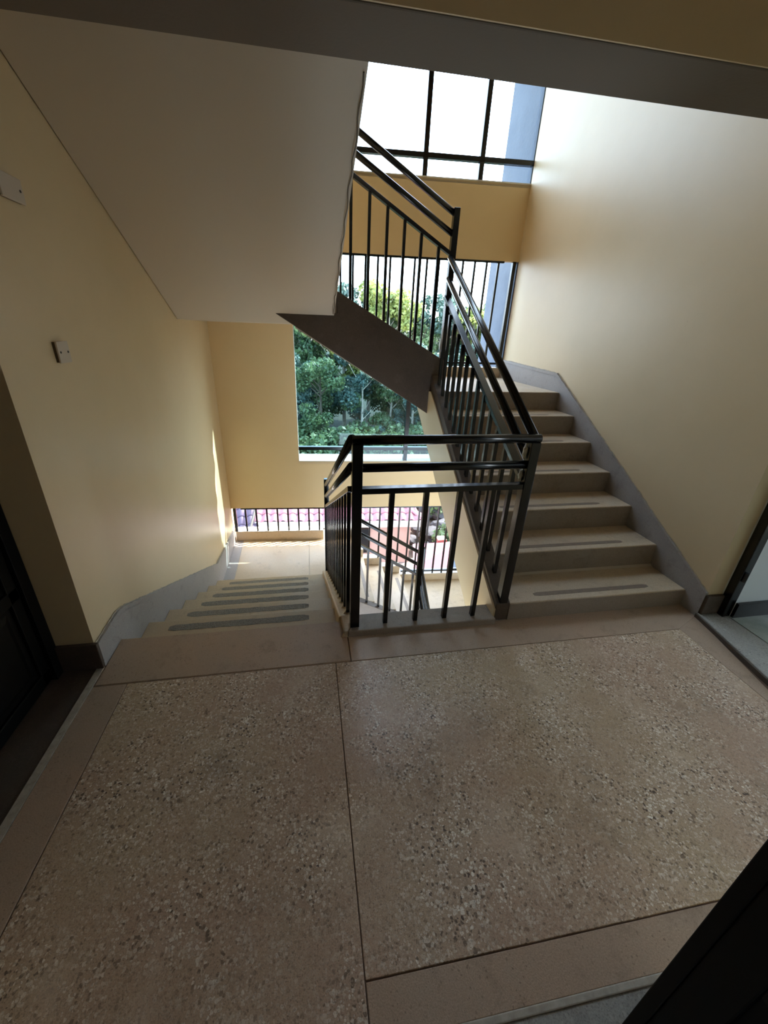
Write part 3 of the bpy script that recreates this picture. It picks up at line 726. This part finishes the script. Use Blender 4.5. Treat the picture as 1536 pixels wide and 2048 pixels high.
# storey below
b_ = build('floor', MB().box(-.3, 3.6, -1.6, Y0, -H-.15, -H-.004), 'tz_border'); setp(b_, 'landing floor one storey down', kind='structure')

# ------------------------------------------------------------------ outside
ORD = ['first', 'second', 'third', 'fourth', 'fifth', 'sixth', 'seventh', 'eighth', 'ninth', 'tenth', 'eleventh', 'twelfth', 'thirteenth', 'fourteenth']
GZ = -6.6
b_ = build('ground', MB().hexa([(-40,5,-7.2),(60,5,-7.2),(60,24,-7.4),(-40,24,-7.4),(-40,5,GZ),(60,5,GZ),(60,24,GZ-.4),(-40,24,GZ-.4)]), 'soil'); setp(b_, 'bare brown yard below the stair windows', kind='structure')
b_ = build('hillside', MB().prism([(-60,24,-9),(-60,24,GZ-.4),(-60,34,-8.6),(-60,70,-3),(-60,110,2),(-60,110,-9)],[(90,24,-9),(90,24,GZ-.4),(90,34,-8.6),(90,70,-3),(90,110,2),(90,110,-9)]), 'grass'); setp(b_, 'green hillside under the trees', kind='structure')
b_ = build('paved_yard', MB().box(1.2, 5.2, 6.5, 10.9, GZ-.02, GZ+.05), 'paving'); setp(b_, 'pale paved yard beside the pink house', kind='structure')

# pink house: eave at z -4.5
hs = empty('house', (2, 13, GZ), 'pink house with a pink tiled roof seen below the lower window', 'house')
build('wall', MB().hexa([(-.6,10.95,GZ),(4.75,10.65,GZ),(4.9,16,GZ),(-.6,16,GZ),(-.6,10.95,-4.55),(4.75,10.65,-4.55),(4.9,16,-4.55),(-.6,16,-4.55)]), 'pinkwall', hs)
build('fascia', MB().hexa([(-.85,10.60,-4.78),(5.03,10.18,-4.78),(5.03,10.25,-4.78),(-.85,10.67,-4.78),(-.85,10.60,-4.52),(5.03,10.18,-4.52),(5.03,10.25,-4.52),(-.85,10.67,-4.52)]), 'fascia', hs)
build('soffit_board', MB().hexa([(-.85,10.67,-4.78),(5.03,10.25,-4.78),(4.9,10.8,-4.78),(-.7,11.1,-4.78),(-.85,10.67,-4.74),(5.03,10.25,-4.74),(4.9,10.8,-4.74),(-.7,11.1,-4.74)]), 'fascia', hs)
# roof tiles, one by one
tw, td, pitch = .30, .38, math.radians(24)
tile = MB(); n = 8
for j in range(2):
    for i in range(n+1):
        u = i/n; zz = .045*math.sin(u*2*math.pi)
        tile.v.append((u*tw, j*td, zz + (.03 if j == 0 else -.0)))
for i in range(n): tile.f.append((i, i+1, n+1+i+1, n+1+i))
for i in range(n+1): tile.v.append((i/n*tw, 0, tile.v[i][2]-.03))
for i in range(n): tile.f.append((i+1, i, 2*(n+1)+i, 2*(n+1)+i+1))
tme = bpy.data.meshes.new('roof_tile'); tme.from_pydata(tile.v, [], tile.f); tme.materials.append(M['roof'])
for p in tme.polygons: p.use_smooth = True
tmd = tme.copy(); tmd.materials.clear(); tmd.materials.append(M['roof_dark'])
ang = math.atan2(-.42, 5.88)
Rz = Matrix.Rotation(ang, 4, 'Z') @ Matrix.Rotation(pitch, 4, 'X')
for r_ in range(8):
    for c_ in range(20):
        lx = c_*tw; ly = r_*(td-.04)
        if lx > 5.85 - ly*.9 or lx < -.1 + ly*.0: continue
        o = bpy.data.objects.new('roof_tile', tme); COL.objects.link(o); o.parent = hs
        o.matrix_parent_inverse = Matrix.Translation(-Vector(hs['base']))
        o.matrix_basis = Matrix.Translation((-.85, 10.58, -4.50)) @ Rz @ Matrix.Translation((lx, ly, r_*.012))
build('roof_deck', MB().prism([(-.85,10.62,-4.56),(5.0,10.2,-4.56),(2.6,13.2,-3.3),(-.85,13.4,-3.3)],[(-.85,10.62,-4.52),(5.0,10.2,-4.52),(2.6,13.2,-3.25),(-.85,13.4,-3.25)]), 'roof_dark', hs)
build('roof_hip', MB().prism([(5.0,10.2,-4.54),(5.05,16.4,-4.54),(2.6,13.2,-3.27)],[(5.05,10.25,-4.5),(5.1,16.4,-4.5),(2.6,13.25,-3.2)]), 'roof', hs)
hipv = MB().tube([(5.03,10.2,-4.46),(2.6,13.2,-3.2)], .07, 8); build('hip_ridge', hipv, 'roof', hs)
for x in (.2, 1.15, 2.6):
    build('window', MB().box(x, x+.55, 10.6, 10.9, -6.0, -5.0), 'black', hs)
build('pipe', MB().tube([(.55,10.5,-4.8),(.6,10.45,-5.1),(1.25,10.42,-5.15),(1.7,10.42,-5.12)], .03, 8), 'cable', hs)

# roof of the neighbouring wing, its purple shade painted into the tiles
h2 = empty('house', (-2, 11, GZ), 'tiled roof slope coloured in purple shade at the far left of the low grille', 'house')
build('wall', MB().box(-4.5, -1.2, 10.9, 15, GZ, -4.7), 'pinkwall', h2)
for r_ in range(7):
    for c_ in range(9):
        o = bpy.data.objects.new('roof_tile', tmd); COL.objects.link(o); o.parent = h2
        o.matrix_parent_inverse = Matrix.Translation(-Vector(h2['base']))
        o.matrix_basis = Matrix.Translation((-3.4, 10.0, -4.75)) @ Matrix.Rotation(math.radians(6), 4, 'Z') @ Matrix.Rotation(math.radians(30), 4, 'X') @ Matrix.Translation((c_*tw, r_*(td-.04), r_*.012))
build('valley_gutter', MB().tube([(-.95,9.95,-4.6),(-.55,12.4,-3.3)], .05, 8), 'plastic_dark', h2)
build('roof_deck', MB().prism([(-3.4,10.05,-4.85),(-.7,10.33,-4.85),(-.9,12.4,-3.55),(-3.6,12.1,-3.55)],[(-3.4,10.05,-4.8),(-.7,10.33,-4.8),(-.9,12.4,-3.5),(-3.6,12.1,-3.5)]), 'roof_dark', h2)

# low pink roof at right
h3 = empty('house', (5.3, 8.5, GZ), 'low outbuilding with a pink ribbed hipped roof at lower right', 'outbuilding')
build('wall', MB().box(4.6, 8.0, 7.3, 9.3, GZ, -5.05), 'pinkwall', h3)
apex = Vector((5.75, 8.35, -4.42)); c0 = Vector((4.15, 7.95, -5.02)); c1 = Vector((5.1, 6.8, -5.02)); c2 = Vector((8.2, 7.1, -5.02)); c3 = Vector((8.2, 9.5, -5.02)); c4 = Vector((4.5, 9.4, -5.02)); ap2 = Vector((7.4, 8.4, -4.42))
rf = MB(); rf.v = [tuple(v) for v in (apex, c0, c1, c2, c3, c4, ap2)]; rf.f = [(0,1,2),(0,2,3,6),(6,3,4),(0,6,4,5),(0,5,1)]
build('roof', rf, 'roof', h3)
rib = MB()
for a, b, q, w_ in ((c0, c1, apex, apex), (c1, c2, apex, ap2)):
    nn = 16
    for i in range(1, nn*2):
        t = i/(nn*2); s0 = a.lerp(b, t); s1 = q.lerp(w_, t) if q != w_ else apex
        if q == w_:
            # ribs run up the slope, cut by the hips
            m_ = a.lerp(b, .5); up = (apex - m_); k = 1-abs(2*t-1); s1 = s0 + up*k
        rib.bar(s0+Vector((0,0,.02)), s1+Vector((0,0,.02)), .05, .035)
o = build('roof_ribs', rib, 'roof_rib', h3); o['kind'] = 'stuff'

# red brick post, rocks, shrubs
bp_ = empty('brick_post', (5.4, 9.2, GZ), 'dark red brick gatepost beside the yard', 'post')
for r_ in range(14):
    for c_ in range(2):
        zz = GZ + .05 + r_*.13
        if r_ % 2: build('brick', MB().box(5.28+c_*.16, 5.43+c_*.16, 9.1, 9.4, zz, zz+.115), 'brick', bp_)
        else: build('brick', MB().box(5.28, 5.59, 9.1+c_*.155, 9.245+c_*.155, zz, zz+.115), 'brick', bp_)
build('mortar_core', MB().box(5.29, 5.58, 9.11, 9.39, GZ, GZ+1.86), 'grout', bp_)
rnd = random.Random(11)
rocks = [(5.6,11.6,.35),(6.3,12.6,.5),(7.1,13.4,.45),(5.9,13.2,.3),(6.6,11.9,.28),(7.6,14.6,.6),(6.9,14.9,.5),(5.3,12.4,.25)]
for i, (x, y, s) in enumerate(rocks):
    bm = bmesh.new(); bmesh.ops.create_icosphere(bm, subdivisions=2, radius=1)
    for v in bm.verts: v.co = Vector((v.co.x*s*1.2, v.co.y*s, v.co.z*s*.6))*(1+rnd.uniform(-.18,.18))
    me = bpy.data.meshes.new('rock'); bm.to_mesh(me); bm.free(); me.materials.append(M['rock'])
    o = link('rock', me); o.location = (x, y, GZ+s*.25)
    setp(o, 'grey rock, %s nearest in the brown yard beyond the balusters' % ORD[sorted(rocks, key=lambda q: q[1]).index((x, y, s))], 'rock', 'rocks in the brown yard')

def foliage(centres, n, leaf, seed, squash=.8):
    rg = np.random.default_rng(seed); C_ = np.array(centres)   # x,y,z,r
    wts = C_[:, 3]**2; idx = rg.choice(len(C_), n, p=wts/wts.sum())
    d = rg.normal(size=(n, 3)); d /= np.linalg.norm(d, axis=1)[:, None]
    rad = C_[idx, 3] * (rg.random(n)**.35)
    p = C_[idx, :3] + d*rad[:, None]*np.array([1, 1, squash])
    a = rg.normal(size=(n, 3)); a /= np.linalg.norm(a, axis=1)[:, None]
    b = np.cross(a, d + rg.normal(size=(n, 3))*.5); b /= np.linalg.norm(b, axis=1)[:, None]
    s = leaf*(.6+.8*rg.random(n))[:, None]
    v = np.stack([p-a*s, p+b*s*.55, p+a*s, p-b*s*.55], 1).reshape(-1, 3)
    f = np.arange(n*4).reshape(-1, 4)
    me = bpy.data.meshes.new('crown'); me.vertices.add(n*4); me.vertices.foreach_set('co', v.ravel())
    me.loops.add(n*4); me.loops.foreach_set('vertex_index', f.ravel())
    me.polygons.add(n); me.polygons.foreach_set('loop_start', np.arange(n)*4); me.polygons.foreach_set('loop_total', np.full(n, 4))
    me.update(calc_edges=True); return me
def tree_proto(seed, h, w, m, bark, dense=9000, low=.3, leaf=.17):
    rg = random.Random(seed); cs = []
    for i in range(34):
        t = rg.uniform(low, 1); rr_ = w*(1-.55*abs(t-.62)/.62)*rg.uniform(.35, 1); a = rg.uniform(0, 6.283)
        cs.append((rr_*math.cos(a), rr_*math.sin(a), h*t*.95, w*rg.uniform(.16, .34)))
    cs.append((0, 0, h*.93, w*.35))
    cm = foliage(cs, dense, leaf, seed); cm.materials.append(M[m])
    tr = MB(); lean = rg.uniform(-.4, .4)
    tr.tube([(0,0,0),(lean*.3,0,h*.3),(lean*.7,.1,h*.6),(lean,.1,h*.9)], [w*.055, w*.045, w*.03, .03], 7)
    for i in range(7):
        t = rg.uniform(.35, .8); a = rg.uniform(0, 6.28); l = w*rg.uniform(.4, .8)
        tr.tube([(lean*t,0,h*t),(lean*t+l*.5*math.cos(a), l*.5*math.sin(a), h*t+l*.5),(lean*t+l*math.cos(a), l*math.sin(a), h*t+l*1.1)], [w*.02, w*.014, .01], 5)
    tm = bpy.data.meshes.new('trunk'); tm.from_pydata(tr.v, [], tr.f); tm.materials.append(M[bark])
    return cm, tm
protos = [tree_proto(1, 13, 3.3, 'leaf_a', 'bark'), tree_proto(2, 13, 3.0, 'leaf_a', 'bark', low=.25), tree_proto(3, 12, 3.6, 'leaf_b', 'bark', low=.2),
          tree_proto(4, 12.5, 3.1, 'leaf_c', 'bark', low=.4), tree_proto(5, 11, 3.8, 'leaf_b', 'bark_dark', low=.1)]
tl = ['teal eucalyptus with pale trunk, ', 'narrow teal tree, ', 'broad mid green tree, ', 'tree coloured a sunlit yellow green, ', 'low spreading dark trunked tree, ']
def tree(k, x, y, z, s, rot, where=''):
    e = bpy.data.objects.new('tree', None); COL.objects.link(e); e.location = (x, y, z); e.rotation_euler = (0, 0, rot); e.scale = (s, s, s)
    setp(e, tl[k] + where, 'tree', 'trees on the hillside beyond the windows')
    for nm, me in (('crown', protos[k][0]), ('trunk', protos[k][1])):
        o = bpy.data.objects.new(nm, me); COL.objects.link(o); o.parent = e
rnd = random.Random(21)
# skyline trees: top height read from the photograph at y = 35
tops = [(-7,8,0),(-3,8.2,2),(.5,7.5,2),(4.6,5.4,0),(6.8,5.7,3),(8.6,4.6,3),(10.9,2.9,4),(13.6,5.0,0),(16,4.0,3),(18.6,4.4,2),(22,5,2),(26,5,0)]
for i, (x, zt, k) in enumerate(tops):
    zb = -8.4; hh = (13, 13, 12, 12.5, 11)[k]; tree(k, x, 35+rnd.uniform(-1, 1), zb, (zt-zb)/hh, rnd.uniform(0, 6), ORD[i] + ' from left along the skyline')
for i in range(11):   # front row, lower
    tree((0,1,0,4,1,2,0)[i % 7], -5+i*2.5+rnd.uniform(-.6,.6), 29+rnd.uniform(-1.2,1.2), -8.3, .66+rnd.uniform(-.06,.08), rnd.uniform(0,6), ORD[i] + ' from left in the front row')
for i in range(13):    # row behind, fills the gaps
    tree((1,0,2)[i % 3], -8+i*2.9, 40+rnd.uniform(-1,1), -7.6, .86+rnd.uniform(-.03,.03), rnd.uniform(0,6), ORD[i] + ' from left in the rear row')

cmb = foliage([(0,0,.5,.6),(.5,.1,.4,.45),(-.4,.2,.45,.45),(.1,-.3,.8,.4)], 1800, .07, 77); cmb.materials.append(M['leaf_b'])
def shrub(x, y, z, s, label):
    o = link('shrub', cmb); o.location = (x, y, z); o.scale = (s,)*3; o.rotation_euler = (0,0,x*3); setp(o, label, 'shrub', 'shrubs in the yard and below the wood')
for x, y, s in ((7.3,11.6,1.4),(7.6,15.4,1.6),(8.8,16.2,2),(6.5,16.6,1.7),(5.2,16.9,1.6)):
    shrub(x, y, GZ, s, 'bushy green shrub, %s from left round the brown yard' % ORD[int(x*3-10)%12])
for i in range(14):
    shrub(-2+i*1.5, 24.5+(i%3)*.8, -7.3, 2.6, 'rounded shrub, %s from left at the foot of the wood' % ORD[i])
